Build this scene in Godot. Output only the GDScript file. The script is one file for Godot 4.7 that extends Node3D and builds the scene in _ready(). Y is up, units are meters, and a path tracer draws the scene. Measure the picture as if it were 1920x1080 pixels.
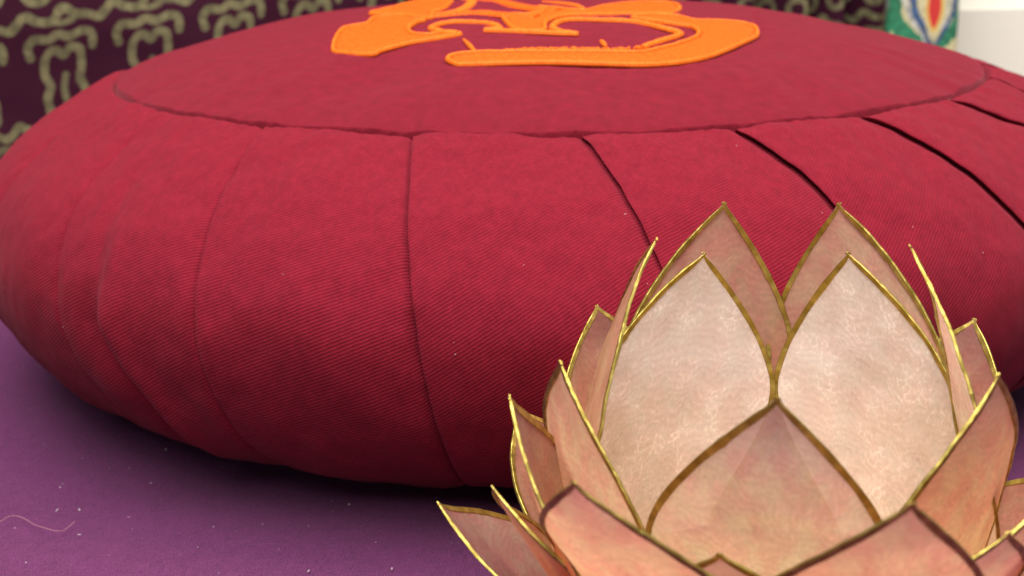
extends Node3D
# A maroon pleated meditation cushion with a shell lotus candle holder in front of it, on a purple felt mat.

const CUSHION_AT := Vector3(0.0142, 0.0, -0.4708)
const R := 0.19
const HM := 0.0493
const RS := 0.1438
const RB := 0.1320
const HD := 0.0615
const NN := 2.5539
const TX := -0.0183
const TZ := 0.0031
const EX := 0.0067
const BM := 1.06
const S_SEAM := 1.5058

var rng := RandomNumberGenerator.new()
var wob := FastNoiseLite.new()
var fine := FastNoiseLite.new()
var taken := {}
var M := {}

# ---------------------------------------------------------------- helpers
func numbered(called: String, parent: Node) -> String:
	var key = str(parent.get_instance_id()) + called
	taken[key] = taken.get(key, 0) + 1
	return called if taken[key] == 1 else "%s_%03d" % [called, taken[key] - 1]

func thing(called: String, label: String, category: String, at: Vector3) -> Node3D:
	var o := Node3D.new()
	o.name = numbered(called, self)
	add_child(o, true)
	o.position = at
	o.set_meta("label", label)
	o.set_meta("category", category)
	return o

func put(called: String, mesh: Mesh, mat: Material, parent: Node) -> MeshInstance3D:
	var o := MeshInstance3D.new()
	o.name = numbered(called, parent)
	o.mesh = mesh
	o.material_override = mat
	o.cast_shadow = GeometryInstance3D.SHADOW_CASTING_SETTING_ON
	parent.add_child(o, true)
	return o

func structure(called: String, mesh: Mesh, mat: Material) -> MeshInstance3D:
	var o := put(called, mesh, mat, self)
	o.set_meta("kind", "structure")
	return o

# one sheet of nu x nv points with smooth normals that point away from "inside"
func sheet(nu: int, nv: int, p: PackedVector3Array, uv: PackedVector2Array, inside: Vector3, uv2 := PackedVector2Array(), wrap := false) -> ArrayMesh:
	var idx := PackedInt32Array()
	var nrm := PackedVector3Array()
	nrm.resize(p.size())
	var score := 0.0
	for j in nv - 1:
		for i in nu - 1:
			var a := j * nu + i
			var n := (p[a + nu + 1] - p[a]).cross(p[a + 1] - p[a + nu])
			score += n.dot(p[a] - inside)
	var flip := score < 0.0
	for j in nv - 1:
		for i in nu - 1:
			var a := j * nu + i
			var b := a + 1
			var c := a + nu
			var d := c + 1
			var n := (p[d] - p[a]).cross(p[b] - p[c])
			if flip:
				n = -n
				idx.append_array([a, c, b, b, c, d])
			else:
				idx.append_array([a, b, c, b, d, c])
			nrm[a] += n
			nrm[b] += n
			nrm[c] += n
			nrm[d] += n
	if wrap:
		for j in nv:
			var s := nrm[j * nu] + nrm[j * nu + nu - 1]
			nrm[j * nu] = s
			nrm[j * nu + nu - 1] = s
	for k in nrm.size():
		nrm[k] = nrm[k].normalized()
	# make the winding agree with the normals (clockwise is front)
	var arr := []
	arr.resize(Mesh.ARRAY_MAX)
	arr[Mesh.ARRAY_VERTEX] = p
	arr[Mesh.ARRAY_NORMAL] = nrm
	arr[Mesh.ARRAY_TEX_UV] = uv
	if uv2.size() == p.size():
		arr[Mesh.ARRAY_TEX_UV2] = uv2
	var t0 := idx[0]
	var g := 0.0
	for k in range(0, idx.size(), 3):
		g += (p[idx[k + 2]] - p[idx[k]]).cross(p[idx[k + 1]] - p[idx[k]]).dot(nrm[idx[k]])
	if g < 0.0:
		for k in range(0, idx.size(), 3):
			var h := idx[k + 1]
			idx[k + 1] = idx[k + 2]
			idx[k + 2] = h
	arr[Mesh.ARRAY_INDEX] = idx
	var m := ArrayMesh.new()
	m.add_surface_from_arrays(Mesh.PRIMITIVE_TRIANGLES, arr)
	return m

# a closed tube of the given ring (offsets in the two frame axes) along a path
func sweep(path: PackedVector3Array, ax: PackedVector3Array, bx: PackedVector3Array, ring: PackedVector2Array, scale := PackedFloat32Array()) -> ArrayMesh:
	var nr := ring.size()
	var p := PackedVector3Array()
	var uv := PackedVector2Array()
	var run := 0.0
	for j in path.size():
		if j > 0:
			run += path[j].distance_to(path[j - 1])
		var k := scale[j] if scale.size() else 1.0
		for i in nr + 1:
			var q := ring[i % nr] * k
			p.append(path[j] + ax[j] * q.x + bx[j] * q.y)
			uv.append(Vector2(run * 60.0, 0.2 * float(i) / nr))
	var st := SurfaceTool.new()
	st.begin(Mesh.PRIMITIVE_TRIANGLES)
	st.set_smooth_group(-1)
	var w := nr + 1
	# orientation
	var mid := path.size() / 2
	var c0 := path[mid]
	var nn := (p[mid * w + 1] - p[mid * w]).cross(p[(mid - 1) * w] - p[mid * w])
	var flip := nn.dot((p[mid * w] + p[mid * w + 1]) * 0.5 - c0) < 0.0
	var quads := []
	for j in path.size() - 1:
		for i in nr:
			var a := j * w + i
			quads.append([a, a + 1, a + w + 1, a + w])
	for e in [0, path.size() - 1]:
		for i in range(1, nr - 1):
			quads.append([e * w, e * w + i, e * w + i + 1] if (e == 0) else [e * w, e * w + i + 1, e * w + i])
	for q in quads:
		var list = [q[0], q[1], q[2]] if q.size() == 3 else [q[0], q[1], q[2], q[0], q[2], q[3]]
		if flip:
			list.reverse()
		for v in list:
			st.set_uv(uv[v])
			st.add_vertex(p[v])
	st.generate_normals()
	return st.commit()

func noise(seed_: int, freq: float, kind := FastNoiseLite.TYPE_SIMPLEX_SMOOTH, oct := 4) -> FastNoiseLite:
	var n := FastNoiseLite.new()
	n.seed = seed_
	n.noise_type = kind
	n.frequency = freq
	n.fractal_type = FastNoiseLite.FRACTAL_FBM
	n.fractal_octaves = oct
	return n

func bytes(seed_: int, freq: float, side: int, oct := 4, kind := FastNoiseLite.TYPE_SIMPLEX_SMOOTH) -> PackedByteArray:
	var im := noise(seed_, freq, kind, oct).get_seamless_image(side, side, false, false, 0.2, true)
	im.convert(Image.FORMAT_L8)
	return im.get_data()

func tex(side: int, data: PackedByteArray, fmt: int) -> ImageTexture:
	var im := Image.create_from_data(side, side, false, fmt, data)
	im.generate_mipmaps()
	return ImageTexture.create_from_image(im)

func mat(c: Color, rough: float, metal := 0.0) -> StandardMaterial3D:
	var m := StandardMaterial3D.new()
	m.albedo_color = c
	m.roughness = rough
	m.metallic = metal
	m.cull_mode = BaseMaterial3D.CULL_DISABLED
	m.texture_filter = BaseMaterial3D.TEXTURE_FILTER_LINEAR_WITH_MIPMAPS_ANISOTROPIC
	return m

func lin(r: float, g: float, b: float) -> Color:
	return Color(r, g, b).linear_to_srgb()

# ---------------------------------------------------------------- materials
func make_materials() -> void:
	# twill: ridges along u, with the yarn's own small bumps
	var side := 512
	var f1 := bytes(3, 0.09, side, 3)
	var f2 := bytes(4, 0.012, side, 4)
	var hb := PackedByteArray()
	var cb := PackedByteArray()
	hb.resize(side * side)
	cb.resize(side * side * 3)
	for y in side:
		for x in side:
			var k := y * side + x
			var wv := (f2[k] - 128) / 128.0
			var ph := (float(y) / side * 16.0) + wv * 0.10
			var row := floorf(ph)
			var rdg := 0.5 + 0.5 * cos(ph * TAU)
			var yarn := 0.5 + 0.5 * cos(TAU * (float(x) / side * 40.0 + row * 0.37))
			var h := pow(rdg, 0.8) * (0.78 + 0.22 * yarn) * 0.85 + f1[k] / 255.0 * 0.15
			hb[k] = int(clampf(h, 0.0, 1.0) * 255.0)
			var c := 0.9 + 0.1 * (f1[k] / 255.0) + 0.05 * wv
			cb[k * 3] = int(clampf(c, 0.0, 1.0) * 255.0)
			cb[k * 3 + 1] = int(clampf(c * 0.99, 0.0, 1.0) * 255.0)
			cb[k * 3 + 2] = int(clampf(c * 0.99, 0.0, 1.0) * 255.0)
	var twill_h := tex(side, hb, Image.FORMAT_L8)
	var twill_c := tex(side, cb, Image.FORMAT_RGB8)
	# mottled nap of the cotton
	var g1 := bytes(11, 0.02, side, 5)
	var g2 := bytes(12, 0.30, side, 2)
	var nb := PackedByteArray()
	nb.resize(side * side * 3)
	var nh := PackedByteArray()
	nh.resize(side * side)
	for k in side * side:
		var v := 0.74 + 0.08 * g1[k] / 255.0 + 0.20 * g2[k] / 255.0
		var speck := 0.0
		if g2[k] > 225:
			speck = 0.06
		nb[k * 3] = int(clampf(v + speck, 0, 1) * 255.0)
		nb[k * 3 + 1] = int(clampf(v * 0.98 + speck, 0, 1) * 255.0)
		nb[k * 3 + 2] = int(clampf(v * 0.99 + speck, 0, 1) * 255.0)
		nh[k] = int(clampf(0.4 * g1[k] / 255.0 + 0.6 * g2[k] / 255.0, 0, 1) * 255.0)
	var nap_c := tex(side, nb, Image.FORMAT_RGB8)
	var nap_h := tex(side, nh, Image.FORMAT_L8)
	var maroon := lin(0.238, 0.0112, 0.029)
	var m := mat(maroon, 0.88)
	m.albedo_texture = twill_c
	m.heightmap_enabled = true
	m.heightmap_texture = twill_h
	m.heightmap_scale = 0.012
	m.detail_enabled = true
	m.detail_albedo = nap_c
	m.detail_blend_mode = BaseMaterial3D.BLEND_MODE_MUL
	m.detail_uv_layer = BaseMaterial3D.DETAIL_UV_2
	m.rim_enabled = true
	m.rim = 0.35
	m.rim_tint = 0.6
	m.metallic_specular = 0.2
	M.twill = m
	m = m.duplicate()
	m.albedo_texture = nap_c
	m.heightmap_texture = nap_h
	m.heightmap_scale = 0.006
	m.rim = 0.75
	m.rim_tint = 0.7
	M.top_cloth = m
	# satin embroidery
	var sb := PackedByteArray()
	var sc := PackedByteArray()
	sb.resize(side * side)
	sc.resize(side * side * 3)
	for y in side:
		for x in side:
			var k := y * side + x
			var t := 0.5 + 0.5 * cos(TAU * (float(x) / side * 32.0 + (f2[k] - 128) / 128.0 * 0.6))
			sb[k] = int((0.75 * t + 0.25 * f1[k] / 255.0) * 255.0)
			var v := 0.94 + 0.06 * f1[k] / 255.0
			sc[k * 3] = int(v * 255.0)
			sc[k * 3 + 1] = int((v - 0.10 * smoothstep(0.35, 0.75, g1[k] / 255.0)) * 255.0)
			sc[k * 3 + 2] = int((v - 0.15 * g1[k] / 255.0) * 255.0)
	m = mat(lin(0.60, 0.095, 0.006), 0.6)
	m.metallic_specular = 0.25
	m.albedo_texture = tex(side, sc, Image.FORMAT_RGB8)
	m.heightmap_enabled = true
	m.heightmap_texture = tex(side, sb, Image.FORMAT_L8)
	m.heightmap_scale = 0.0015
	M.orange = m
	m = m.duplicate()
	m.albedo_color = lin(0.68, 0.145, 0.013)
	m.heightmap_scale = 0.001
	M.orange_edge = m
	# felt
	side = 1024
	var a1 := bytes(21, 0.15, side, 3)
	var a2 := bytes(22, 0.012, side, 5)
	var a3 := bytes(23, 0.05, side, 3, FastNoiseLite.TYPE_PERLIN)
	var fb := PackedByteArray()
	fb.resize(side * side * 3)
	var fh := PackedByteArray()
	fh.resize(side * side)
	for k in side * side:
		var v := 0.44 + 0.08 * a2[k] / 255.0 + 0.68 * a1[k] / 255.0 + 0.12 * (a3[k] / 255.0 - 0.5)
		var s := 0.08 if a1[k] > 232 else 0.0
		fb[k * 3] = int(clampf(v + s, 0, 1) * 255.0)
		fb[k * 3 + 1] = int(clampf(v * 0.95 + s, 0, 1) * 255.0)
		fb[k * 3 + 2] = int(clampf(v * 0.99 + s, 0, 1) * 255.0)
		fh[k] = int(clampf(0.55 * a1[k] / 255.0 + 0.45 * a3[k] / 255.0, 0, 1) * 255.0)
	m = mat(lin(0.160, 0.043, 0.138), 0.95)
	m.albedo_texture = tex(side, fb, Image.FORMAT_RGB8)
	m.heightmap_enabled = true
	m.heightmap_texture = tex(side, fh, Image.FORMAT_L8)
	m.heightmap_scale = 0.07
	m.uv1_scale = Vector3(14, 14, 1)
	m.rim_enabled = true
	m.rim = 0.3
	m.rim_tint = 0.6
	m.metallic_specular = 0.2
	M.felt = m
	# brass
	side = 256
	var b1 := bytes(31, 0.012, side, 3)
	var bb := PackedByteArray()
	bb.resize(side * side * 3)
	for k in side * side:
		var v := clampf((b1[k] / 255.0 - 0.25) * 1.5, 0.0, 1.0)
		bb[k * 3] = int(lerpf(185, 255, v))
		bb[k * 3 + 1] = int(lerpf(178, 252, v))
		bb[k * 3 + 2] = int(lerpf(150, 240, v))
	m = mat(Color(0.82, 0.76, 0.46), 0.46, 1.0)
	m.albedo_texture = tex(side, bb, Image.FORMAT_RGB8)
	m.heightmap_enabled = true
	m.heightmap_texture = tex(side, b1, Image.FORMAT_L8)
	m.heightmap_scale = 0.02
	M.brass = m
	# capiz shell: clouded, finely scratched, with growth arcs
	side = 512
	var c1 := bytes(41, 0.010, side, 5)
	var c2 := bytes(42, 0.10, side, 4)
	var c3 := bytes(43, 0.02, side, 3, FastNoiseLite.TYPE_PERLIN)
	var rn := noise(47, 0.035, FastNoiseLite.TYPE_SIMPLEX_SMOOTH, 4)
	rn.fractal_type = FastNoiseLite.FRACTAL_RIDGED
	rn.domain_warp_enabled = true
	rn.domain_warp_amplitude = 22.0
	rn.domain_warp_frequency = 0.02
	var c4 := rn.get_seamless_image(side, side, false, false, 0.2, true).get_data()
	var ch := PackedByteArray()
	var cr := PackedByteArray()
	var cc := PackedByteArray()
	var cp := PackedByteArray()
	ch.resize(side * side)
	cr.resize(side * side)
	cc.resize(side * side * 3)
	cp.resize(side * side * 3)
	for y in side:
		for x in side:
			var k := y * side + x
			var big := c1[k] / 255.0
			var sm := c2[k] / 255.0
			var rad := Vector2(x / float(side) - 0.5, y / float(side) * 1.5 + 0.15).length()
			var arc := 0.5 + 0.5 * sin(rad * 150.0 + big * 16.0 + (c3[k] / 255.0) * 9.0)
			var flake := 0.75 * smoothstep(0.62, 0.92, c4[k] / 255.0) * smoothstep(0.35, 0.7, big) + 0.25 * smoothstep(0.62, 0.8, sm)
			ch[k] = int(clampf(0.5 * sm + 0.3 * big + 0.25 * c4[k] / 255.0, 0, 1) * 255.0)
			cr[k] = int(clampf(0.55 + 0.5 * (big - 0.5) - 0.25 * flake + 0.16 * (sm - 0.5), 0, 1) * 255.0)
			var v := 0.93 + 0.035 * (big - 0.5) * 2.0 + 0.035 * (arc - 0.5) + 0.05 * (sm - 0.5)
			var pk := smoothstep(0.3, 0.75, c3[k] / 255.0)
			cc[k * 3] = int(clampf(v + 0.06 * flake, 0, 1) * 255.0)
			cc[k * 3 + 1] = int(clampf(v * lerpf(1.0, 0.90, pk) + 0.08 * flake, 0, 1) * 255.0)
			cc[k * 3 + 2] = int(clampf(v * lerpf(0.98, 0.92, pk) + 0.09 * flake, 0, 1) * 255.0)
			cp[k * 3] = int(clampf(v * 0.96 + 0.12 * flake, 0, 1) * 255.0)
			cp[k * 3 + 1] = int(clampf(v * lerpf(0.94, 0.91, pk) + 0.15 * flake, 0, 1) * 255.0)
			cp[k * 3 + 2] = int(clampf(v * lerpf(0.92, 0.89, pk) + 0.17 * flake, 0, 1) * 255.0)
	var shell_h := tex(side, ch, Image.FORMAT_L8)
	var shell_r := tex(side, cr, Image.FORMAT_L8)
	var shell_c := tex(side, cc, Image.FORMAT_RGB8)
	var shell_p := tex(side, cp, Image.FORMAT_RGB8)
	# the dye runs from a creamy root to a mauve tip
	var dye := ramp([Color(1.0, 0.98, 0.84), Color(1.0, 0.95, 0.83), Color(0.95, 0.84, 0.79), Color(0.75, 0.63, 0.67)])
	var dye_clear := ramp([Color(1.0, 0.97, 0.90), Color(1.0, 0.97, 0.90), Color(0.96, 0.88, 0.85), Color(0.77, 0.66, 0.73)])
	var dye_rose := ramp([Color(1.0, 0.97, 0.90), Color(1.0, 0.96, 0.90), Color(0.98, 0.92, 0.88), Color(0.94, 0.86, 0.84)])
	var dye_pale := ramp([Color(1.0, 0.93, 0.86), Color(1.0, 0.97, 0.94), Color(1.0, 1.0, 1.0), Color(1.0, 1.0, 1.0)])
	var tones := {"shell_pale": lin(0.97, 0.92, 0.92), "shell_clear": lin(0.96, 0.85, 0.72), "shell_rose": lin(0.93, 0.75, 0.60), "shell_peach": lin(0.93, 0.69, 0.49)}
	for n in tones:
		m = mat(tones[n], 1.0)
		m.albedo_texture = shell_p if n == "shell_pale" else shell_c
		m.roughness_texture = shell_r
		m.roughness = 0.8
		m.detail_enabled = true
		m.detail_albedo = dye_pale if n == "shell_pale" else dye_clear if n == "shell_clear" else dye_rose if n == "shell_rose" else dye
		m.detail_blend_mode = BaseMaterial3D.BLEND_MODE_MUL
		m.detail_uv_layer = BaseMaterial3D.DETAIL_UV_2
		m.heightmap_enabled = true
		m.heightmap_texture = shell_h
		m.heightmap_scale = 0.0035
		m.backlight_enabled = true
		m.backlight = Color(0.7, 0.7, 0.7) if n == "shell_pale" else Color(1.15, 1.15, 1.15)
		m.metallic_specular = 0.7
		m.clearcoat_enabled = true
		m.clearcoat = 0.9
		m.clearcoat_roughness = 0.2
		if n == "shell_clear":
			m.transparency = BaseMaterial3D.TRANSPARENCY_ALPHA
			m.albedo_color.a = 0.86
		M[n] = m
	M.wall = mat(lin(0.60, 0.60, 0.56), 0.8)
	M.white_paint = mat(lin(0.76, 0.76, 0.69), 0.6)
	M.lint = mat(lin(0.5, 0.45, 0.49), 0.9)
	M.hair = mat(lin(0.34, 0.15, 0.19), 0.6)

func ramp(c: Array) -> ImageTexture:
	var im := Image.create(16, 256, false, Image.FORMAT_RGB8)
	for y in 256:
		var f := y / 255.0 * (c.size() - 1)
		var k := mini(int(f), c.size() - 2)
		for x in 16:
			im.set_pixel(x, y, (c[k] as Color).lerp(c[k + 1], smoothstep(0.0, 1.0, f - k)))
	return ImageTexture.create_from_image(im)

# ---------------------------------------------------------------- pattern drawing
func stamp(im: Image, at: Vector2, r: float, c: Color, wrap: bool) -> void:
	var w := im.get_width()
	var h := im.get_height()
	for y in range(int(at.y - r - 1), int(at.y + r + 2)):
		for x in range(int(at.x - r - 1), int(at.x + r + 2)):
			var d := Vector2(x + 0.5, y + 0.5).distance_to(at)
			var k := clampf(r - d + 0.5, 0.0, 1.0)
			if k <= 0.0:
				continue
			var px := posmod(x, w) if wrap else x
			var py := posmod(y, h) if wrap else y
			if px < 0 or py < 0 or px >= w or py >= h:
				continue
			im.set_pixel(px, py, im.get_pixel(px, py).lerp(c, k))

func smooth(pts: Array, closed := false, step := 0.1) -> PackedVector2Array:
	var out := PackedVector2Array()
	var n := pts.size()
	for i in (n if closed else n - 1):
		var p0: Vector2 = pts[posmod(i - 1, n)] if closed or i > 0 else pts[i]
		var p1: Vector2 = pts[i]
		var p2: Vector2 = pts[(i + 1) % n]
		var p3: Vector2 = pts[(i + 2) % n] if closed or i + 2 < n else p2
		var t := 0.0
		while t < 0.999:
			out.append(p1.cubic_interpolate(p2, p0, p3, t))
			t += step
	if not closed:
		out.append(pts[n - 1])
	return out

func stroke(im: Image, pts: Array, r: float, c: Color, wrap := false, jitter := 0.0) -> void:
	var path := smooth(pts, false, 0.05)
	for i in path.size() - 1:
		var n := int(ceil(path[i].distance_to(path[i + 1]) / maxf(1.5, r * 0.3)))
		for k in n:
			var q := path[i].lerp(path[i + 1], float(k) / n)
			stamp(im, q, r * (1.0 + jitter * fine.get_noise_2d(q.x * 1.2, q.y * 1.2)), c.lerp(c.darkened(0.22), clampf(0.5 + 1.2 * fine.get_noise_2d(q.x * 0.8 + 90.0, q.y * 0.8), 0.0, 1.0)), wrap)

func v2(list: Array) -> Array:
	var out := []
	for i in range(0, list.size(), 2):
		out.append(Vector2(list[i], list[i + 1]))
	return out

func brocade_texture() -> ImageTexture:
	# one repeat: 50 mm wide, 100 mm high, 512 x 1024
	var im := Image.create(512, 1024, false, Image.FORMAT_RGB8)
	var ground := lin(0.034, 0.006, 0.017)
	im.fill(ground)
	for k in 9000:
		var p := Vector2i(rng.randi() % 512, rng.randi() % 1024)
		im.set_pixelv(p, ground.lerp(Color(0.27, 0.11, 0.2), rng.randf() * 0.6))
	var g := lin(0.165, 0.152, 0.082)
	var ring := []
	for k in 17:
		ring.append(Vector2(150 + 76 * cos(TAU * k / 16.0), 60 + 70 * sin(TAU * k / 16.0)))
	stroke(im, ring, 23, g, true, 0.18)
	var ring2 := []
	for k in 17:
		ring2.append(Vector2(400 + 62 * cos(TAU * k / 16.0), 48 + 60 * sin(TAU * k / 16.0)))
	stroke(im, ring2, 22, g, true, 0.18)
	stroke(im, v2([-20, 262, 60, 195, 130, 232, 215, 244, 280, 178, 350, 222, 420, 236, 492, 262, 560, 200]), 25, g, true, 0.18)
	stroke(im, v2([215, 246, 270, 262, 330, 250]), 19, g, true, 0.18)
	stroke(im, v2([70, 430, 62, 372, 105, 330, 180, 345, 240, 322, 300, 345, 375, 325, 430, 350, 428, 420]), 24, g, true, 0.18)
	stroke(im, v2([150, 760, 140, 680, 165, 610, 140, 540, 158, 440, 215, 408, 255, 448, 300, 408, 350, 425, 352, 530, 335, 590, 358, 660, 350, 760]), 24, g, true, 0.18)
	stroke(im, v2([252, 740, 240, 640, 258, 560]), 19, g, true, 0.18)
	stroke(im, v2([200, 770, 252, 740, 300, 780]), 20, g, true, 0.18)
	stroke(im, v2([-40, 800, 40, 850, 130, 820, 220, 870, 300, 820, 400, 860, 472, 800]), 24, g, true, 0.18)
	stroke(im, v2([40, 960, 60, 910, 130, 930, 170, 980]), 22, g, true, 0.18)
	stroke(im, v2([300, 980, 340, 920, 420, 930, 450, 985]), 22, g, true, 0.18)
	im.generate_mipmaps()
	return ImageTexture.create_from_image(im)

func post_texture() -> ImageTexture:
	# one face of the painted post: 50 mm wide, 100 mm high
	var im := Image.create(512, 1024, false, Image.FORMAT_RGB8)
	var cream := lin(0.62, 0.58, 0.33)
	var white := lin(0.60, 0.62, 0.56)
	var green := lin(0.03, 0.26, 0.13)
	var blue := lin(0.06, 0.13, 0.28)
	var red := lin(0.62, 0.035, 0.03)
	im.fill(cream)
	for row in 2:
		var y := 60 + row * 512
		stroke(im, v2([-10, y + 60, 30, y + 190, 120, y + 300, 250, y + 400]), 60, green, false, 0.5)
		stroke(im, v2([530, y + 40, 500, y + 190, 440, y + 300, 330, y + 400]), 34, green, false, 0.5)
		stroke(im, v2([10, y - 60, 90, y + 40, 150, y + 170, 240, y + 280, 290, y + 380]), 20, white, false, 0.3)
		stroke(im, v2([60, y - 80, 150, y + 30, 180, y + 140, 255, y + 250, 300, y + 340]), 26, blue, false, 0.3)
		stroke(im, v2([500, y - 80, 470, y + 40, 455, y + 150, 405, y + 250, 350, y + 350]), 15, blue, false, 0.3)
		stroke(im, v2([450, y - 80, 425, y + 40, 420, y + 150, 380, y + 240]), 10, white, false, 0.3)
		stroke(im, v2([210, y - 60, 265, y + 20, 250, y + 90, 290, y + 250, 325, y + 330]), 20, cream.lightened(0.2), false, 0.3)
		stroke(im, v2([300, y - 110, 180, y - 60, 90, y - 130]), 16, white, false, 0.3)
		stroke(im, v2([350, y - 110, 430, y - 70, 520, y - 130]), 12, green, false, 0.3)
		for t in 60:
			var f := t / 59.0
			stamp(im, Vector2(322, y + lerpf(-80, 270, f)), 8 + 62 * pow(sin(PI * f), 0.8), lin(0.7, 0.5, 0.12), false)
		for t in 60:
			var f := t / 59.0
			stamp(im, Vector2(322, y + lerpf(-60, 245, f)), 2 + 46 * pow(sin(PI * f), 0.8), red, false)
	im.generate_mipmaps()
	return ImageTexture.create_from_image(im)

# ---------------------------------------------------------------- cushion
func surf(a: float, s: float) -> Vector3:
	var r: float
	var y: float
	if s <= 1.0:
		var t := maxf(s, 0.0) * PI / 2.0
		r = RB + (R - RB) * pow(sin(t), BM)
		y = HM * (1.0 - cos(t))
	else:
		var u := minf(s - 1.0, 1.0) * PI / 2.0
		r = R * pow(maxf(cos(u), 0.0), 2.0 / NN)
		y = HM + HD * sin(u)
	var da := wrapf(a - deg_to_rad(102.0), -PI, PI) / deg_to_rad(34.0)
	r *= 1.0 + 0.030 * exp(-da * da) * smoothstep(1.5, 1.25, s)
	y *= 1.0 + (TX * sin(a) + TZ * cos(a)) * r / R
	var db := wrapf(a - deg_to_rad(148.0), -PI, PI) / deg_to_rad(35.0)
	y -= 0.0018 * exp(-db * db) * smoothstep(0.03, 0.12, r)
	var x := r * sin(a)
	var z := r * cos(a)
	y += 0.0036 * pow(maxf(1.0 - ((x + 0.02) * (x + 0.02) + z * z) / 0.0225, 0.0), 1.5)
	return Vector3(x * (1.0 + EX), y, z)

func surf_normal(a: float, s: float) -> Vector3:
	var s0 := clampf(s, 0.01, 1.97)
	var da := surf(a + 0.004, s0) - surf(a - 0.004, s0)
	var ds := surf(a, s0 + 0.004) - surf(a, s0 - 0.004)
	var n := da.cross(ds).normalized()
	return n if n.dot(Vector3(sin(a), 0.6 if s > 1.0 else -0.3, cos(a))) > 0.0 else -n

func dome_y(x: float, z: float) -> float:
	var a := atan2(x, z)
	var r := minf(Vector2(x / (1.0 + EX), z).length() / R, 0.999)
	return surf(a, 1.0 + acos(pow(r, NN / 2.0)) / (PI / 2.0)).y

const DRIFT := [[0.0, 6.6], [0.3, 6.1], [0.735, 5.4], [0.94, 4.8], [1.1, 4.1], [1.235, 3.2], [1.38, 1.9], [1.45, 0.95], [1.506, 0.0]]
func drift(s: float) -> float:
	for k in DRIFT.size() - 1:
		if s <= DRIFT[k + 1][0]:
			return lerpf(DRIFT[k][1], DRIFT[k + 1][1], clampf((s - DRIFT[k][0]) / (DRIFT[k + 1][0] - DRIFT[k][0]), 0.0, 1.0))
	return 0.0

# pleats round the side: where each starts at the seam, how far it drifts, how deep it is near the seam and below
var pleats := [[-49.5, 1.45, 0.7, 1.5], [-32.0, 1.0, 1.1, 1.6], [-15.0, 1.0, 1.2, 1.4], [1.5, 1.35, 1.1, 1.0], [16.9, 1.6, 1.5, 0.9], [32.5, 1.75, 1.7, 0.7], [48.6, 2.6, 1.8, 0.8],
	[65.5, 3.6, 1.6, 0.9], [82.5, 3.8, 1.3, 1.0], [99.0, 3.4, 1.0, 1.0], [115.5, 3.0, 1.0, 1.0], [132.0, 2.6, 1.0, 1.0], [148.5, 2.3, 1.0, 1.0], [165.0, 2.0, 1.0, 1.0],
	[181.5, 1.8, 1.0, 1.0], [198.0, 1.6, 1.0, 1.0], [214.0, 1.5, 1.0, 1.0], [230.0, 1.4, 1.0, 1.0], [246.0, 1.4, 1.0, 1.0], [262.0, 1.4, 1.0, 1.0], [278.0, 1.4, 1.0, 1.0], [294.0, 1.4, 0.6, 1.0]]

func pleat_at(k: int, s: float) -> float:
	var p: Array = pleats[posmod(k, pleats.size())]
	return deg_to_rad(p[0] + p[1] * drift(s) + (360.0 if k >= pleats.size() else 0.0))

func pleat_depth(k: int, s: float) -> float:
	var p: Array = pleats[posmod(k, pleats.size())]
	return lerpf(p[2], p[3], smoothstep(1.42, 1.0, s)) * (0.85 + 0.3 * wob.get_noise_2d(k * 37.0, s * 40.0))

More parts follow.
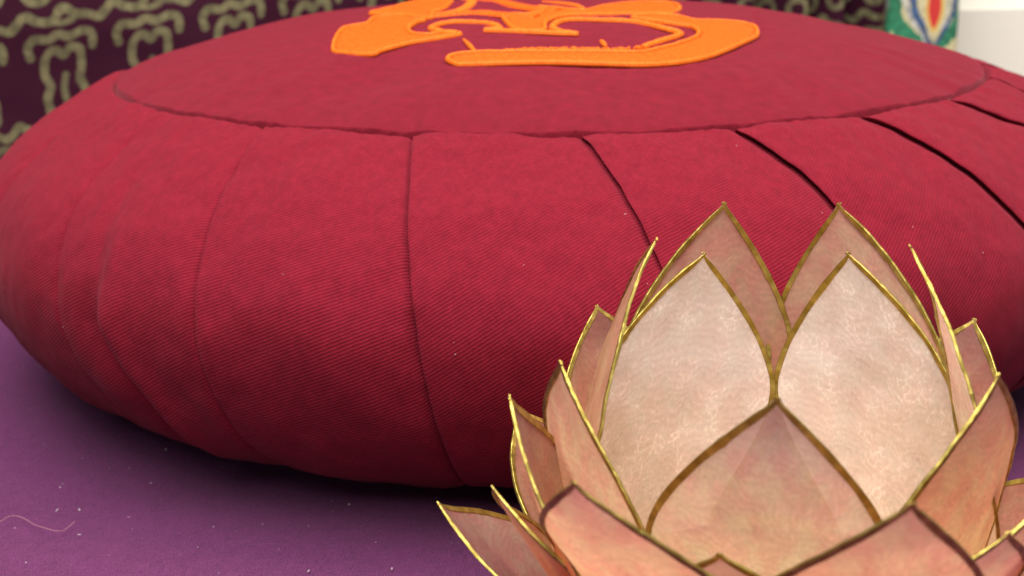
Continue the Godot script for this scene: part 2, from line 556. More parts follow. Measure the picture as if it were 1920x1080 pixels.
func build_cushion() -> void:
	var c := thing("meditation_cushion", "round maroon pleated meditation cushion with an orange emblem stitched on its domed top", "cushion", CUSHION_AT)
	# length along the side profile, from the bottom up
	var run := PackedFloat32Array()
	var steps := 160
	run.append(0.0)
	for j in steps:
		run.append(run[j] + surf(0.0, S_SEAM * j / steps).distance_to(surf(0.0, S_SEAM * (j + 1) / steps)))
	var total := run[steps]
	for k in pleats.size():
		var near := k <= 9 or k >= 20
		var nu := 70 if near else 22
		var nv := 150 if near else 40
		var p := PackedVector3Array()
		var uv := PackedVector2Array()
		var uv2 := PackedVector2Array()
		var turn := deg_to_rad(-29.0 + 6.0 * sin(k * 2.3)) if k < 4 or k > 18 else deg_to_rad(-30.0 - minf((k - 3) * 14.0, 50.0))
		var off := Vector2(k * 0.377, k * 0.613)
		for j in nv:
			# denser near the seam
			var f := 1.0 - pow(1.0 - float(j) / (nv - 1), 2.0)
			var s := S_SEAM * f
			var ri := f * steps
			var i0 := mini(int(ri), steps - 1)
			var v := lerpf(run[i0], run[i0 + 1], ri - i0)
			var a0 := pleat_at(k, s)
			var a1 := pleat_at(k + 1, s)
			var rr := Vector2(surf(0.0, s).x, surf(0.0, s).z).length()
			var width := (a1 - a0) * rr
			var d0 := pleat_depth(k, s)
			var d1 := pleat_depth(k + 1, s)
			var from_seam := total - v
			for i in nu:
				var e := float(i) / (nu - 1)
				var under := 0.0032
				var x := lerpf(0.0, width + under, maxf(float(i - 4), 0.0) / (nu - 5))
				if i >= 4:
					e = float(i - 4) / (nu - 5)
					e = 0.5 - 0.5 * cos(PI * e) * (0.55 + 0.45 * absf(cos(PI * e)))   # more columns at the folds
					x = lerpf(0.0, width + under, e)
				var tuck: Vector2 = [Vector2(0.0022, -0.0021), Vector2(0.0011, -0.0013), Vector2(0.0003, -0.0007), Vector2(0.00003, -0.0003)][i] if i < 4 else Vector2.ZERO
				x += tuck.x * 0.8
				var a := a0 + x / rr
				var base := surf(a, s)
				var n := surf_normal(a, s)
				var h := 0.0
				# this panel's right edge dips under its neighbour ...
				var y := width - x
				h -= 0.0017 * minf(d1, 1.45 if k < 3 or k > 19 else 0.85) * exp(-maxf(y - 0.0002, 0.0) / 0.0011)
				# ... and its left edge laps over the last one, with a rounded lip
				h += (0.0005 * exp(-pow(x / 0.010, 2.0)) - 0.0002 * pow(clampf(1.0 - x / 0.0008, 0.0, 1.0), 2.0)) * d0 * smoothstep(0.0, 0.006, from_seam)
				h += tuck.y * clampf(d0, 0.5, 0.85)
				# stuffed between the folds
				h += 0.0012 * (sin(PI * clampf(x / width, 0.0, 1.0)) - 0.6) * smoothstep(0.0, 0.02, from_seam)
				# seam with the top: rolled in
				var ripple := 1.0 + 0.25 * sin(a * 240.0) + 0.4 * wob.get_noise_2d(a * 300.0, 5.0)
				h -= 0.0030 * pow(clampf(1.0 - from_seam / (0.0008 * ripple), 0.0, 1.0), 1.4) + 0.0004 * exp(-from_seam / 0.002)
				h += 0.0002 * exp(-pow((from_seam - 0.006) / 0.005, 2.0))
				h += 0.0011 * exp(-from_seam / 0.016) * smoothstep(0.0, 0.002, from_seam) * wob.get_noise_3d(sin(a) * 700.0, cos(a) * 700.0, from_seam * 500.0)
				# slack cloth
				h += 0.0014 * wob.get_noise_3d(base.x * 1500.0, base.y * 900.0, base.z * 1500.0) + 0.00028 * fine.get_noise_3d(base.x * 5200.0, base.y * 3000.0, base.z * 5200.0)
				# the deep slack fold low on the left, and the shallower ones near it
				var deg := rad_to_deg(a)
				if k >= 21 or k <= 1:
					var dd := fposmod(deg + 180.0, 360.0) - 180.0
					var mid := -34.0 - 4.3 * smoothstep(0.6, 1.12, s)
					var x1 := deg_to_rad(dd - mid) * rr
					var fade := smoothstep(1.2, 0.98, s) * smoothstep(0.25, 0.6, s)
					h -= 0.0032 * fade * exp(-pow(x1 / (0.0022 if x1 > 0.0 else 0.007), 2.0))
					h += 0.0016 * fade * exp(-pow((x1 - 0.006) / 0.005, 2.0))
					var x2 := deg_to_rad(dd - (-37.5 - 3.0 * smoothstep(1.0, 1.35, s))) * rr
					h -= 0.0014 * smoothstep(1.0, 1.15, s) * smoothstep(1.42, 1.3, s) * exp(-pow(x2 / 0.004, 2.0))
				p.append(base + n * h)
				var q := Vector2(a * R * 0.93, v).rotated(turn) / 0.0126 + off
				uv.append(q)
				uv2.append(Vector2(a * R, v) / 0.055 + off)
		put("side_panel", sheet(nu, nv, p, uv, Vector3(0, 0.045, 0), uv2), M.twill, c)
	# top panel
	var nr := 150
	var na := 420
	var p := PackedVector3Array()
	var uv := PackedVector2Array()
	var uv2 := PackedVector2Array()
	for j in nr:
		var f := 1.0 - pow(1.0 - float(j) / (nr - 1), 2.0)
		var s := lerpf(1.999, S_SEAM, f)
		for i in na:
			var a := TAU * i / (na - 1)
			var b := surf(a, s)
			var rr := Vector2(b.x, b.z).length()
			var d := RS - rr
			var h := 0.0
			var ripple := 1.0 + 0.25 * sin(a * 260.0 + 1.0) + 0.4 * wob.get_noise_2d(sin(a) * 300.0, cos(a) * 300.0)
			h -= 0.0030 * pow(clampf(1.0 - maxf(d, 0.0) / (0.0008 * ripple), 0.0, 1.0), 1.4) + 0.0004 * exp(-maxf(d, 0.0) / 0.002)
			# pull lines running in from the seam
			var pull := smoothstep(0.06, 0.01, d)
			h += 0.0009 * pull * wob.get_noise_3d(sin(a) * 380.0, cos(a) * 380.0, rr * 350.0)
			h += 0.0010 * wob.get_noise_3d(b.x * 900.0, 40.0, b.z * 900.0) + 0.0002 * fine.get_noise_3d(b.x * 4000.0, 9.0, b.z * 4000.0)
			# shallow dents in front of the emblem
			h -= 0.0016 * exp(-pow((b.x + 0.045) / 0.010 + (b.z - 0.10) / 0.04, 2.0) - pow((b.z - 0.105) / 0.022, 2.0))
			# crease at the right of the emblem
			var cr := (b.x - 0.0665) + 0.10 * (b.z - 0.03)
			h -= 0.0012 * exp(-pow(cr / 0.0011, 2.0)) * smoothstep(0.0, 0.012, b.z - 0.0) * smoothstep(0.058, 0.048, b.z)
			p.append(b + Vector3(0.0, h, 0.0))
			uv.append(Vector2(b.x, b.z) / 0.045)
			uv2.append(Vector2(b.x + 0.4, b.z - b.x * 0.2) / 0.07)
	put("top_panel", sheet(na, nr, p, uv, Vector3(0, 0.03, 0), uv2, true), M.top_cloth, c)
	build_emblem(c)

func ribbon(path: PackedVector2Array, half: float, thick: float, taper := false) -> ArrayMesh:
	var p3 := PackedVector3Array()
	var ax := PackedVector3Array()
	var bx := PackedVector3Array()
	var sc := PackedFloat32Array()
	var n := path.size()
	for i in n:
		var t := (path[mini(i + 1, n - 1)] - path[maxi(i - 1, 0)]).normalized()
		var q := path[i] * 0.001
		p3.append(Vector3(q.x, dome_y(q.x, q.y) + 0.0002, q.y))
		ax.append(Vector3(-t.y, 0, t.x))
		bx.append(Vector3.UP)
		var k := 1.0 + 0.15 * fine.get_noise_2d(path[i].x * 14.0, path[i].y * 14.0)
		if taper:
			k *= 0.35 + 0.65 * sin(PI * clampf(float(i) / (n - 1), 0.08, 0.92))
		sc.append(k)
	var ring := PackedVector2Array()
	for i in 10:
		var u := TAU * i / 10.0
		ring.append(Vector2(half * cos(u), thick * (sin(u) if sin(u) > 0.0 else 0.6 * sin(u))))
	return sweep(p3, ax, bx, ring, sc)

func patch(pts: Array, thick: float) -> ArrayMesh:
	var edge := PackedVector2Array()
	var raw := smooth(pts, true, 0.125)
	for i in raw.size():
		if edge.is_empty() or edge[edge.size() - 1].distance_to(raw[i]) > 0.45:
			edge.append(raw[i])
	var all := edge.duplicate()
	var lo := edge[0]
	var hi := edge[0]
	for q in edge:
		lo = lo.min(q)
		hi = hi.max(q)
	var y := lo.y
	while y < hi.y:
		var x := lo.x + (0.5 if int(y * 2.0) % 2 else 0.0)
		while x < hi.x:
			var q := Vector2(x, y)
			if Geometry2D.is_point_in_polygon(q, edge):
				var near := 9.0
				for e in edge:
					near = minf(near, e.distance_squared_to(q))
				if near > 0.36:
					all.append(q)
			x += 1.1
		y += 1.1
	var tri := Geometry2D.triangulate_delaunay(all)
	var st := SurfaceTool.new()
	st.begin(Mesh.PRIMITIVE_TRIANGLES)
	var v := PackedVector3Array()
	for i in all.size():
		var d := 9.0
		if i < edge.size():
			d = 0.0
		else:
			for e in edge:
				d = minf(d, e.distance_to(all[i]))
		var q := all[i] * 0.001
		var up := -0.0012 if i < edge.size() else thick * sqrt(clampf(d / 2.0, 0.05, 1.0)) + 0.00012 * fine.get_noise_2d(all[i].x * 12.0, all[i].y * 12.0)
		v.append(Vector3(q.x, dome_y(q.x, q.y) + up, q.y))
	for k in range(0, tri.size(), 3):
		var a := tri[k]
		var b := tri[k + 1]
		var c := tri[k + 2]
		if not Geometry2D.is_point_in_polygon((all[a] + all[b] + all[c]) / 3.0, edge):
			continue
		if (all[b] - all[a]).cross(all[c] - all[a]) < 0.0:
			var h := b
			b = c
			c = h
		for i in [a, b, c]:
			st.set_smooth_group(0)
			st.set_uv(all[i] / 22.0)
			st.add_vertex(v[i])
	st.index()
	st.generate_normals()
	return st.commit()

func build_emblem(c: Node3D) -> void:
	var shapes := [
		[-52, 86, -60, 81, -64, 74, -64, 48, -57, 43, -56, 34, -52, 31, -44, 35, -39, 46, -41, 49, -43, 59, -41, 67, -36, 70, -32, 68, -27, 72, -34, 76, -41, 78, -49, 83],
		[-58, 19, -51, 5, -47, -10, -41, -24, -34, -20, -32, -8, -33, 16, -35, 26, -37, 29, -37, 43, -43, 36, -46, 33, -50, 27],
		[-24, 103, -28, 101, -30, 97, -28, 94, -22, 93, -11, 94, 2, 95, 17, 95, 24, 94, 30, 89, 35, 84, 41, 75, 43, 67, 42, 61, 38, 59, 32, 55, 25, 50, 31, 43, 39, 43, 44, 50, 52, 48, 59, 48, 62, 53, 61, 63, 58, 71, 46, 90, 36, 100, 24, 105, 10, 105, -3, 104],
		[-14, 45, -6, 44, -2, 39, -3, 28, 2, 30, 11, 37, 18, 25, 27, 13, 37, 3, 43, 9, 43, 23, 39, 36, 31, 42, 21, 44, 12, 46, 6, 47, 1, 52, -2, 60, -3, 71, -10, 70, -13, 60]]
	for s in shapes:
		var pts := v2(s)
		var o := put("emblem_patch", patch(pts, 0.0008), M.orange, c)
		var loop := smooth(pts, true, 0.125)
		loop.append(loop[0])
		loop.append(loop[1])
		put("stitched_edge", ribbon(loop, 0.0007, 0.0010), M.orange_edge, o)
	var lines := [
		[[-27, -14, -25, -2, -26, 19, -30, 34, -36, 37], 1.9], [[-43, 40, -36, 39, -28, 37, -21, 38, -12, 46, -4, 51], 3.2], [[-24, -12, -17, 1, -10, 21, -3, 33, 3, 38], 3.2],
		[[-28, 72, -32, 68, -36, 61, -33, 55, -28, 54, -20, 58, -16, 64, -16, 68, -20, 68], 1.15], [[-20, 69, -10, 72, 0, 75, 7, 76], 1.2],
		[[7, 76, 3, 74, 0, 68, 2, 59, 7, 55, 17, 56, 24, 57, 29, 61, 34, 67, 37, 71, 35, 76, 31, 81, 26, 87, 24, 90], 1.15], [[-1, 5, 9, 22, 12, 38], 0.9], [[-26, 78, -24, 86, -22, 94], 0.7], [[13, 83, 14, 89], 0.8]]
	for l in lines:
		put("stitched_line", ribbon(smooth(v2(l[0]), false, 0.1), l[1] * 0.001, 0.0011 if l[1] > 1.1 else 0.0009, l[1] < 1.0), M.orange_edge if l[1] < 3.0 else M.orange, c)
	# frayed threads along the inside of the lower stroke
	var frayed := SurfaceTool.new()
	frayed.begin(Mesh.PRIMITIVE_TRIANGLES)
	for i in 46:
		var x := lerpf(-14, 24, i / 45.0) + rng.randf_range(-0.4, 0.4)
		var z := 93.0 - 2.5 * smoothstep(17, 24, x)
		var q := PackedVector2Array([Vector2(x, z), Vector2(x + rng.randf_range(-1, 1), z - rng.randf_range(0.5, 2.0)), Vector2(x + rng.randf_range(-2, 2), z - rng.randf_range(1.4, 2.6))])
		frayed.append_from(ribbon(q, 0.00028, 0.0005), 0, Transform3D())
	var fr := put("frayed_threads", frayed.commit(), M.orange_edge, c)
	fr.set_meta("kind", "stuff")

# ---------------------------------------------------------------- lotus
# direction, lean from the ground, curl, twist, length, half width, cup, sideways lean, root radius, root height, shell
const PETALS := [
	[-32.2, 88.5, 27.6, 16.4, 0.0583, 0.0212, 20.7, 9.4, 0.0310, 0.0222, "shell_pale"],
	[51.3, 88.6, 27.9, -15.4, 0.0584, 0.0206, 23.3, -10.9, 0.0310, 0.0221, "shell_pale"],
	[198.3, 76.0, 15.8, 0.4, 0.0582, 0.0203, 31.3, -4.6, 0.0306, 0.0219, "shell_clear"],
	[-111.8, 76.8, 20.3, 0.2, 0.0562, 0.0203, 21.1, -2.6, 0.0312, 0.0215, "shell_rose"],
	[138.8, 78.1, 15.7, 0.2, 0.0565, 0.0203, 26.8, 2.0, 0.0306, 0.0217, "shell_peach"],
	[-18.3, 88.0, 21.3, 10.2, 0.0671, 0.0206, 29.1, 7.7, 0.0375, 0.0214, "shell_rose"],
	[42.9, 88.8, 22.2, -10.4, 0.0671, 0.0205, 28.0, -9.8, 0.0377, 0.0216, "shell_rose"],
	[-82.4, 102.8, 33.5, -2.2, 0.0719, 0.0198, 14.6, -0.4, 0.0378, 0.0216, "shell_rose"],
	[100.2, 104.0, 35.3, -1.5, 0.0711, 0.0197, 12.4, -0.8, 0.0378, 0.0215, "shell_rose"],
	[-147.3, 55.1, 10.5, 4.9, 0.0653, 0.0199, 35.8, -0.2, 0.0372, 0.0212, "shell_peach"],
	[179.6, 56.2, 16.4, 0.5, 0.0661, 0.0194, 30.9, -0.6, 0.0375, 0.0209, "shell_peach"],
	[-111.3, 70.6, 11.5, 22.7, 0.0568, 0.0208, 32.5, -9.9, 0.0367, 0.0207, "shell_peach"],
	[-28.6, 56.5, 14.2, 1.7, 0.0628, 0.0222, 32.4, 0.5, 0.0273, 0.0107, "shell_peach"],
	[51.8, 56.5, 14.5, -0.0, 0.0624, 0.0220, 32.7, -1.0, 0.0272, 0.0106, "shell_peach"],
	[-47.8, 40.5, 14.3, -1.2, 0.0513, 0.0218, 33.2, 2.4, 0.0265, 0.0095, "shell_peach"],
	[-117.5, 56.3, 15.5, 3.7, 0.0586, 0.0219, 30.8, -2.2, 0.0267, 0.0104, "shell_peach"],
	[-103.9, 48.3, 18.6, 4.1, 0.0553, 0.0218, 28.4, -2.4, 0.0267, 0.0099, "shell_rose"],
	[198.6, 56.0, 13.5, 0.4, 0.0606, 0.0220, 33.2, 0.4, 0.0269, 0.0106, "shell_peach"],
	[158.4, 57.7, 11.6, -1.4, 0.0602, 0.0214, 35.7, 0.4, 0.0266, 0.0105, "shell_peach"],
	[97.7, 51.8, 13.0, -2.9, 0.0514, 0.0223, 34.1, 0.2, 0.0264, 0.0098, "shell_peach"],
	[139.6, 62.5, 14.4, -1.1, 0.0591, 0.0219, 32.6, 2.2, 0.0266, 0.0104, "shell_peach"],
	[11.0, 68.0, 10.0, 0.0, 0.0540, 0.0200, 33.0, 0.1, 0.0272, 0.0105, "shell_rose"]]

func petal_width(t: float) -> float:
	if t < 0.46:
		return 0.42 + 0.58 * pow(sin(t / 0.46 * PI / 2.0), 1.1)
	return 1.0 - pow((t - 0.46) / 0.54, 1.65)

func build_petal(lotus: Node3D, d: Array, number: int) -> void:
	var nt := 57
	var nu := 17
	var ph := deg_to_rad(d[0])
	var er := Vector3(sin(ph), 0, -cos(ph))
	var et := Vector3(cos(ph), 0, sin(ph))
	var len: float = d[4]
	var w: float = d[5]
	var cup := deg_to_rad(d[6])
	var rc := w / cup
	var ps := deg_to_rad(d[3])
	var r: float = d[8]
	var y: float = d[9]
	var pts := PackedVector3Array()
	var uv := PackedVector2Array()
	var uv2 := PackedVector2Array()
	var grid := []
	for j in nt:
		var t := float(j) / (nt - 1)
		if j > 0:
			var am := deg_to_rad(d[1]) + deg_to_rad(d[2]) * ((j - 0.5) / (nt - 1) - 0.5)
			r += cos(am) * len / (nt - 1)
			y += sin(am) * len / (nt - 1)
		var an := deg_to_rad(d[1]) + deg_to_rad(d[2]) * (t - 0.5)
		var c := er * r + Vector3.UP * y + et * (deg_to_rad(d[7]) * t * len)
		var nin := -sin(an) * er + Vector3.UP * cos(an)
		var lat := cos(ps) * et + sin(ps) * nin
		var nn := -sin(ps) * et + cos(ps) * nin
		var wt := maxf(petal_width(t), 0.012)
		var row := PackedVector3Array()
		for i in nu:
			var sv := 2.0 * i / (nu - 1) - 1.0
			var al := wt * cup * sv
			var q := c + lat * (rc * sin(al)) + nn * (rc * (1.0 - cos(al)))
			q += nn * 0.0004 * wob.get_noise_3d(q.x * 3000.0 + number * 50.0, q.y * 3000.0, q.z * 3000.0)
			row.append(q)
			pts.append(q)
			uv.append(Vector2(0.5 + 0.42 * sv * wt + number * 0.37, 0.9 * t + number * 0.23))
			uv2.append(Vector2(0.5 + 0.3 * sv, lerpf(0.02, 0.98, clampf(t + 0.06 * wob.get_noise_3d(q.x * 900.0, q.y * 900.0, q.z * 900.0), 0.0, 1.0))))
		grid.append(row)
	var shell := put("petal", sheet(nu, nt, pts, uv, Vector3(0, 0.06, 0), uv2), M[d[10]], lotus)
	# the brass edging: a folded strip down either side, lapped at the tip
	var st := SurfaceTool.new()
	for side in 2:
		var path := PackedVector3Array()
		var ax := PackedVector3Array()
		var bx := PackedVector3Array()
		var sc := PackedFloat32Array()
		var ei := 0 if side == 0 else nu - 1
		var inn := 2 if side == 0 else nu - 3
		for j in nt:
			var e: Vector3 = grid[j][ei]
			var along: Vector3 = (grid[mini(j + 1, nt - 1)][ei] - grid[maxi(j - 1, 0)][ei]).normalized()
			var inward: Vector3 = (grid[mini(j, nt - 3)][inn] - grid[mini(j, nt - 3)][ei])
			inward = (inward - along * inward.dot(along)).normalized()
			var nrm := along.cross(inward).normalized()
			path.append(e + inward * 0.0004 + nrm * (0.00012 if side == 0 else -0.00012))
			ax.append(inward)
			bx.append(nrm)
			sc.append(0.9 + 0.22 * fine.get_noise_3d(e.x * 5000.0, e.y * 5000.0, e.z * 5000.0 + number) + (0.3 * rng.randf() if rng.randf() < 0.04 else 0.0))
		# carry the strip over the tip a little, pinched
		var n := path.size()
		sc[n - 1] *= 0.45
		sc[n - 2] *= 0.7
		sc[n - 3] *= 0.9
		path[n - 1] = path[n - 1] + (path[n - 1] - path[n - 2]).normalized() * 0.0005
		var ring := PackedVector2Array([Vector2(-0.0005, -0.0002), Vector2(-0.0004, -0.00032), Vector2(0.0006, -0.0003), Vector2(0.00072, -0.0002), Vector2(0.00072, 0.0002), Vector2(0.0006, 0.0003), Vector2(-0.0004, 0.00032), Vector2(-0.0005, 0.0002)])
		var m := sweep(path, ax, bx, ring, sc)
		if side == 0:
			st.append_from(m, 0, Transform3D())
		else:
			st.append_from(m, 0, Transform3D())
	put("brass_edging", st.commit(), M.brass, shell)

func lathe(profile: Array, seg: int) -> ArrayMesh:
	var p := PackedVector3Array()
	var uv := PackedVector2Array()
	for j in profile.size():
		for i in seg + 1:
			var a := TAU * i / seg
			p.append(Vector3(profile[j].x * sin(a), profile[j].y, profile[j].x * cos(a)))
			uv.append(Vector2(3.0 * i / seg, profile[j].y * 60.0))
	return sheet(seg + 1, profile.size(), p, uv, Vector3(0, 0.008, 0), PackedVector2Array(), true)

func build_lotus() -> void:
	var l := thing("lotus_candle_holder", "peach shell lotus candle holder with brass edged petals, standing before the maroon cushion", "candle holder", Vector3(0.0475, 0.0, -0.2273))
	put("base", lathe(v2([0.0001, 0.0, 0.034, 0.0, 0.0345, 0.0006, 0.0345, 0.0022, 0.030, 0.0035, 0.014, 0.0045, 0.013, 0.0062, 0.027, 0.0078, 0.0285, 0.0098, 0.0270, 0.0112, 0.0001, 0.0112]), 48), M.brass, l)
	put("candle_cup", lathe(v2([0.0001, 0.0165, 0.022, 0.0165, 0.0375, 0.0195, 0.0385, 0.0215, 0.0370, 0.0226, 0.0315, 0.0226, 0.0290, 0.0200, 0.0001, 0.0190]), 48), M.brass, l)
	put("stem", lathe(v2([0.012, 0.0108, 0.0118, 0.0168]), 24), M.brass, l)
	for k in PETALS.size():
		build_petal(l, PETALS[k], k)

# ---------------------------------------------------------------- setting
func build_setting() -> void:
	# the felt mat, finer near the camera, with a barely uneven lie
	var p := PackedVector3Array()
	var uv := PackedVector2Array()
	var n := 240
	for j in n:
		for i in n:
			var x := lerpf(-1.3, 1.9, float(i) / (n - 1))
			var z := lerpf(0.45, -1.25, float(j) / (n - 1))
			p.append(Vector3(x, 0.0022 * wob.get_noise_2d(x * 260.0, z * 330.0) - 0.0006, z))
			uv.append(Vector2(x, z))
	structure("mat", sheet(n, n, p, uv, Vector3(0, -1, 0)), M.felt)
	# wall at the back right with its skirting board
	var wall := BoxMesh.new()
	wall.size = Vector3(2.4, 0.5, 0.05)
	var w := structure("wall", wall, M.wall)
	w.position = Vector3(1.53, 0.25, -1.088)
	w.rotation.y = deg_to_rad(-1.5)
	var prof := v2([0.0, 0.0, 0.0, 0.0535, -0.0012, 0.0555, -0.0100, 0.0800, -0.0120, 0.0815, -0.016, 0.082, -0.016, 0.0])
	var sp := PackedVector3Array()
	var su := PackedVector2Array()
	for i in 2:
		for q in prof:
			sp.append(Vector3(-1.23 + 2.4 * i, q.y, q.x))
			su.append(Vector2(i * 4.0, q.y * 10.0))
	var st := SurfaceTool.new()
	st.begin(Mesh.PRIMITIVE_TRIANGLES)
	st.set_smooth_group(-1)
	for i in prof.size() - 1:
		var b := i + prof.size()
		for v in [i, i + 1, b + 1, i, b + 1, b]:
			st.add_vertex(sp[v])
	st.generate_normals()
	var sk := put("skirting_board", st.commit(), M.white_paint, self)
	sk.set_meta("label", "white moulded skirting board along the wall at the far right")
	sk.set_meta("category", "skirting board")
	sk.position = Vector3(1.54, 0.0, -1.045)
	sk.rotation.y = deg_to_rad(-1.5)

func build_backdrop() -> void:
	var nu := 500
	var nv := 40
	var p := PackedVector3Array()
	var uv := PackedVector2Array()
	var a := Vector2(-0.66, -0.585)
	var b := Vector2(0.288, -1.040)
	var dir := (b - a).normalized()
	var side := Vector2(dir.y, -dir.x)
	var last := PackedVector3Array()
	var arc := 0.0
	var prev := Vector2.ZERO
	var arcs := PackedFloat32Array()
	var mids := PackedVector2Array()
	for i in nu:
		var t := float(i) / (nu - 1)
		var q := a.lerp(b, t)
		var amp := 0.016 * smoothstep(0.55, 0.8, t)
		q += side * (amp * sin(t * 150.0 + 1.3 * sin(t * 40.0)) + 0.006 * wob.get_noise_1d(t * 400.0))
		if i > 0:
			arc += q.distance_to(prev)
		prev = q
		arcs.append(arc)
		mids.append(q)
	for j in nv:
		var h := lerpf(0.0, 0.30, float(j) / (nv - 1))
		for i in nu:
			var t := float(i) / (nu - 1)
			var q := mids[i] + side * (0.003 * wob.get_noise_2d(t * 500.0, h * 900.0))
			p.append(Vector3(q.x, h, q.y))
			uv.append(Vector2(arcs[i] / 0.050 + 0.42, (0.1055 - h + 0.12 * (t - 0.37)) / 0.100))
	var m := mat(Color.WHITE, 0.75)
	m.albedo_texture = brocade_texture()
	m.metallic_specular = 0.2
	m.heightmap_enabled = true
	m.heightmap_texture = M.felt.heightmap_texture
	m.heightmap_scale = 0.01
	var o := put("brocade_cloth", sheet(nu, nv, p, uv, Vector3(0, 0.1, -3)), m, self)
	o.set_meta("label", "dark purple cloth with green gold brocade scrolls hanging behind the cushion")
	o.set_meta("category", "cloth")

func build_post() -> void:
	# painted square post with rounded corners
	var half := 0.0245
	var rad := 0.004
	var ring := PackedVector2Array()
	var u := PackedFloat32Array()
	for c in 4:
		var cx := (half - rad) * (1.0 if c == 0 or c == 3 else -1.0)
		var cz := (half - rad) * (1.0 if c < 2 else -1.0)
		for k in 5:
			var t := PI / 2.0 * (c + k / 4.0)
			ring.append(Vector2(cx + rad * cos(t), cz + rad * sin(t)))
			u.append(c + k / 4.0 * 0.1)
	var o := thing("painted_post", "square post painted with green, blue and cream scrolls and a red lozenge", "post", Vector3(0.2985, 0.0, -0.985))
	var p := PackedVector3Array()
	var uv := PackedVector2Array()
	for j in 2:
		for i in ring.size() + 1:
			var q := ring[i % ring.size()]
			p.append(Vector3(q.x, 0.30 * j, q.y))
			uv.append(Vector2(-(u[i] if i < ring.size() else 4.0) , (0.30 * (1 - j)) / 0.100 + 0.317))
	var m := mat(lin(0.8, 0.8, 0.8), 0.45)
	m.albedo_texture = post_texture()
	put("shaft", sheet(ring.size() + 1, 2, p, uv, Vector3(0, 0.15, 0)), m, o)
	var foot := BoxMesh.new()
	foot.size = Vector3(0.058, 0.012, 0.058)
	var f := put("foot", foot, M.white_paint, o)
	f.position.y = 0.006
	o.rotation.y = deg_to_rad(-14.0)

func build_lint() -> void:
	var ball := SphereMesh.new()
	ball.radius = 1.0
	ball.height = 2.0
	ball.radial_segments = 7
	ball.rings = 4
	ball.material = M.lint
	var spots := []
	for q in [[-0.1226, -0.3348], [-0.1189, -0.3204], [-0.0985, -0.3358], [-0.1131, -0.3203], [-0.099, -0.315], [-0.1172, -0.2916], [-0.0297, -0.2833], [-0.049, -0.2834], [-0.0434, -0.3188], [-0.1, -0.3589], [-0.1088, -0.3058], [-0.1263, -0.3105]]:
		spots.append([Vector3(q[0], 0.0004, q[1]), rng.randf_range(0.00022, 0.00034)])
	for k in 190:
		spots.append([Vector3(rng.randf_range(-0.24, 0.02), 0.0003, rng.randf_range(-0.44, -0.24)), 0.00006 + 0.00013 * pow(rng.randf(), 3.0)])
	for k in 20:
		var s := rng.randf_range(0.7, 1.5)
		var a := deg_to_rad(rng.randf_range(-80, 60))
		spots.append([CUSHION_AT + surf(a, s) + surf_normal(a, s) * 0.0006, rng.randf_range(0.00006, 0.00018)])
	var mm := MultiMesh.new()
	mm.transform_format = MultiMesh.TRANSFORM_3D
	mm.mesh = ball
	mm.instance_count = spots.size()
	for k in spots.size():
		var b := Basis.from_euler(Vector3(rng.randf() * 6.0, rng.randf() * 6.0, rng.randf() * 6.0)).scaled(Vector3.ONE * spots[k][1] * 0.8) * Basis.from_scale([Vector3(1.5, 0.8, 0.9), Vector3(2.4, 0.5, 0.5), Vector3(1.1, 0.9, 0.7)][k % 3])
		mm.set_instance_transform(k, Transform3D(b, spots[k][0]))
	var o := MultiMeshInstance3D.new()
	o.name = "lint_specks"
	o.multimesh = mm
	add_child(o, true)
	o.set_meta("kind", "stuff")
	o.set_meta("label", "tiny white lint specks scattered over the purple mat and the cushion")
	o.set_meta("category", "lint")
	# one stray hair
	var path := PackedVector3Array()
	var ax := PackedVector3Array()
	var bx := PackedVector3Array()
	var pts := smooth(v2([-136, -308, -131, -313.2, -130.1, -316.2, -128.2, -317.6, -125.1, -315.5, -121.8, -311.7, -119.1, -309.4, -115.9, -307.7, -114, -308.2, -113.2, -309.9, -112.1, -312.9]), false, 0.2)
	for i in pts.size():
		var t := (pts[mini(i + 1, pts.size() - 1)] - pts[maxi(i - 1, 0)]).normalized()
		path.append(Vector3(pts[i].x * 0.001, 0.0006 + 0.0004 * sin(i * 0.25), pts[i].y * 0.001))
		ax.append(Vector3(-t.y, 0, t.x))
		bx.append(Vector3.UP)
	var ring := PackedVector2Array()
	for k in 6:
		ring.append(Vector2(cos(TAU * k / 6.0), sin(TAU * k / 6.0)) * 0.000085)
	var h := put("hair", sweep(path, ax, bx, ring), M.hair, self)
	h.set_meta("label", "single pale reddish hair lying curled on the purple mat")
	h.set_meta("category", "hair")

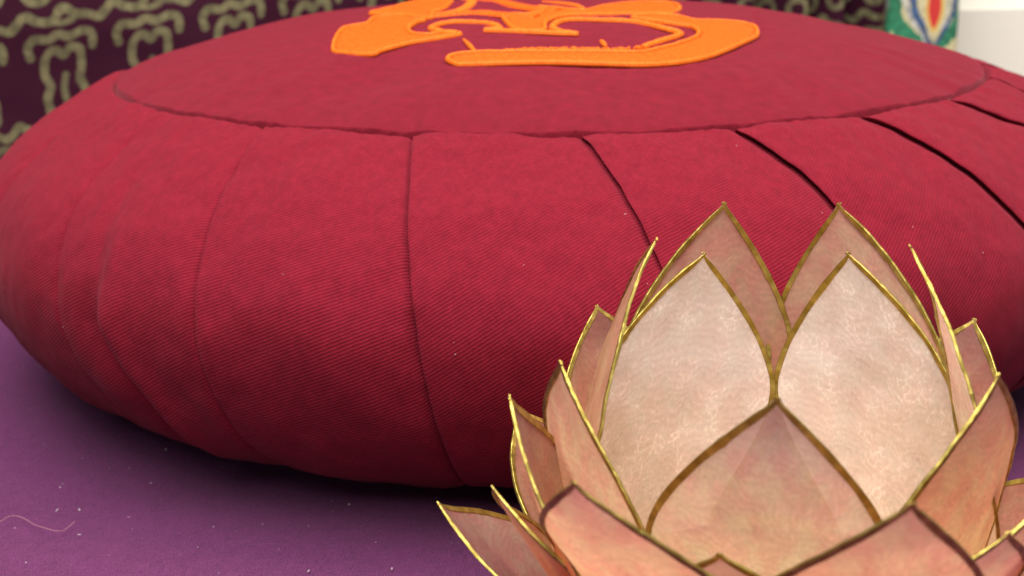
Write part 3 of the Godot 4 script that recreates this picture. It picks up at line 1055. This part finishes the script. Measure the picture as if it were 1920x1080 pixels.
# ---------------------------------------------------------------- scene
func _ready() -> void:
	rng.seed = 7
	wob = noise(5, 0.02, FastNoiseLite.TYPE_SIMPLEX_SMOOTH, 3)
	fine = noise(6, 0.02, FastNoiseLite.TYPE_SIMPLEX_SMOOTH, 2)
	# camera
	var cam := Camera3D.new()
	cam.name = "camera"
	cam.position = Vector3(0.0, 0.149, 0.0)
	cam.rotation = Vector3(-0.2814, 0.0, -0.0293)
	cam.fov = 24.02
	cam.near = 0.02
	cam.far = 20.0
	var att := CameraAttributesPhysical.new()
	att.frustum_focal_length = 56.43
	att.frustum_focus_distance = 0.272
	att.frustum_near = 0.02
	att.frustum_far = 20.0
	att.exposure_aperture = 32.0
	cam.attributes = att
	add_child(cam)
	cam.current = true
	# air and exposure: a plain dim room
	var env := Environment.new()
	env.background_mode = Environment.BG_COLOR
	env.background_color = lin(0.075, 0.073, 0.07)
	env.tonemap_mode = Environment.TONE_MAPPER_LINEAR
	env.tonemap_exposure = 1.35
	env.sdfgi_enabled = true
	env.ssao_enabled = true
	env.ssil_enabled = true
	var we := WorldEnvironment.new()
	we.name = "world_environment"
	we.environment = env
	add_child(we)
	# the ceiling panel that lights the room, above and a little left of the camera
	var lamp := AreaLight3D.new()
	lamp.name = "ceiling_panel"
	lamp.area_size = Vector2(1.1, 1.1)
	lamp.light_color = Color(1.0, 0.97, 0.93)
	lamp.light_energy = 3.0
	lamp.area_range = 8.0
	lamp.shadow_enabled = true
	add_child(lamp)
	lamp.look_at_from_position(Vector3(-0.15, 1.3, -0.2), Vector3(0.0, 0.05, -0.40), Vector3(0, 0, -1))
	var lamp2 := AreaLight3D.new()
	lamp2.name = "ceiling_panel_far"
	lamp2.area_size = Vector2(0.6, 0.6)
	lamp2.light_color = Color(1.0, 0.96, 0.88)
	lamp2.light_energy = 1.5
	lamp2.area_range = 8.0
	lamp2.shadow_enabled = true
	add_child(lamp2)
	lamp2.look_at_from_position(Vector3(0.95, 1.4, -0.35), Vector3(0.65, 0.0, -1.0), Vector3(0, 0, -1))
	var lamp3 := AreaLight3D.new()
	lamp3.name = "ceiling_panel_near"
	lamp3.area_size = Vector2(0.7, 0.7)
	lamp3.light_color = Color(1.0, 0.98, 0.95)
	lamp3.light_energy = 0.95
	lamp3.area_range = 8.0
	lamp3.shadow_enabled = true
	add_child(lamp3)
	lamp3.look_at_from_position(Vector3(-0.2, 1.1, 0.6), Vector3(0.03, 0.05, -0.3), Vector3(0, 0, -1))
	# the window behind the camera
	var pane := AreaLight3D.new()
	pane.name = "window_light"
	pane.area_size = Vector2(0.7, 0.4)
	pane.light_color = Color(0.96, 0.98, 1.0)
	pane.light_energy = 0.14
	pane.area_range = 8.0
	pane.shadow_enabled = true
	add_child(pane)
	pane.look_at_from_position(Vector3(0.3, 0.36, 0.95), Vector3(0.05, 0.06, -0.25), Vector3.UP)
	make_materials()
	build_setting()
	build_backdrop()
	build_post()
	build_cushion()
	build_lotus()
	build_lint()
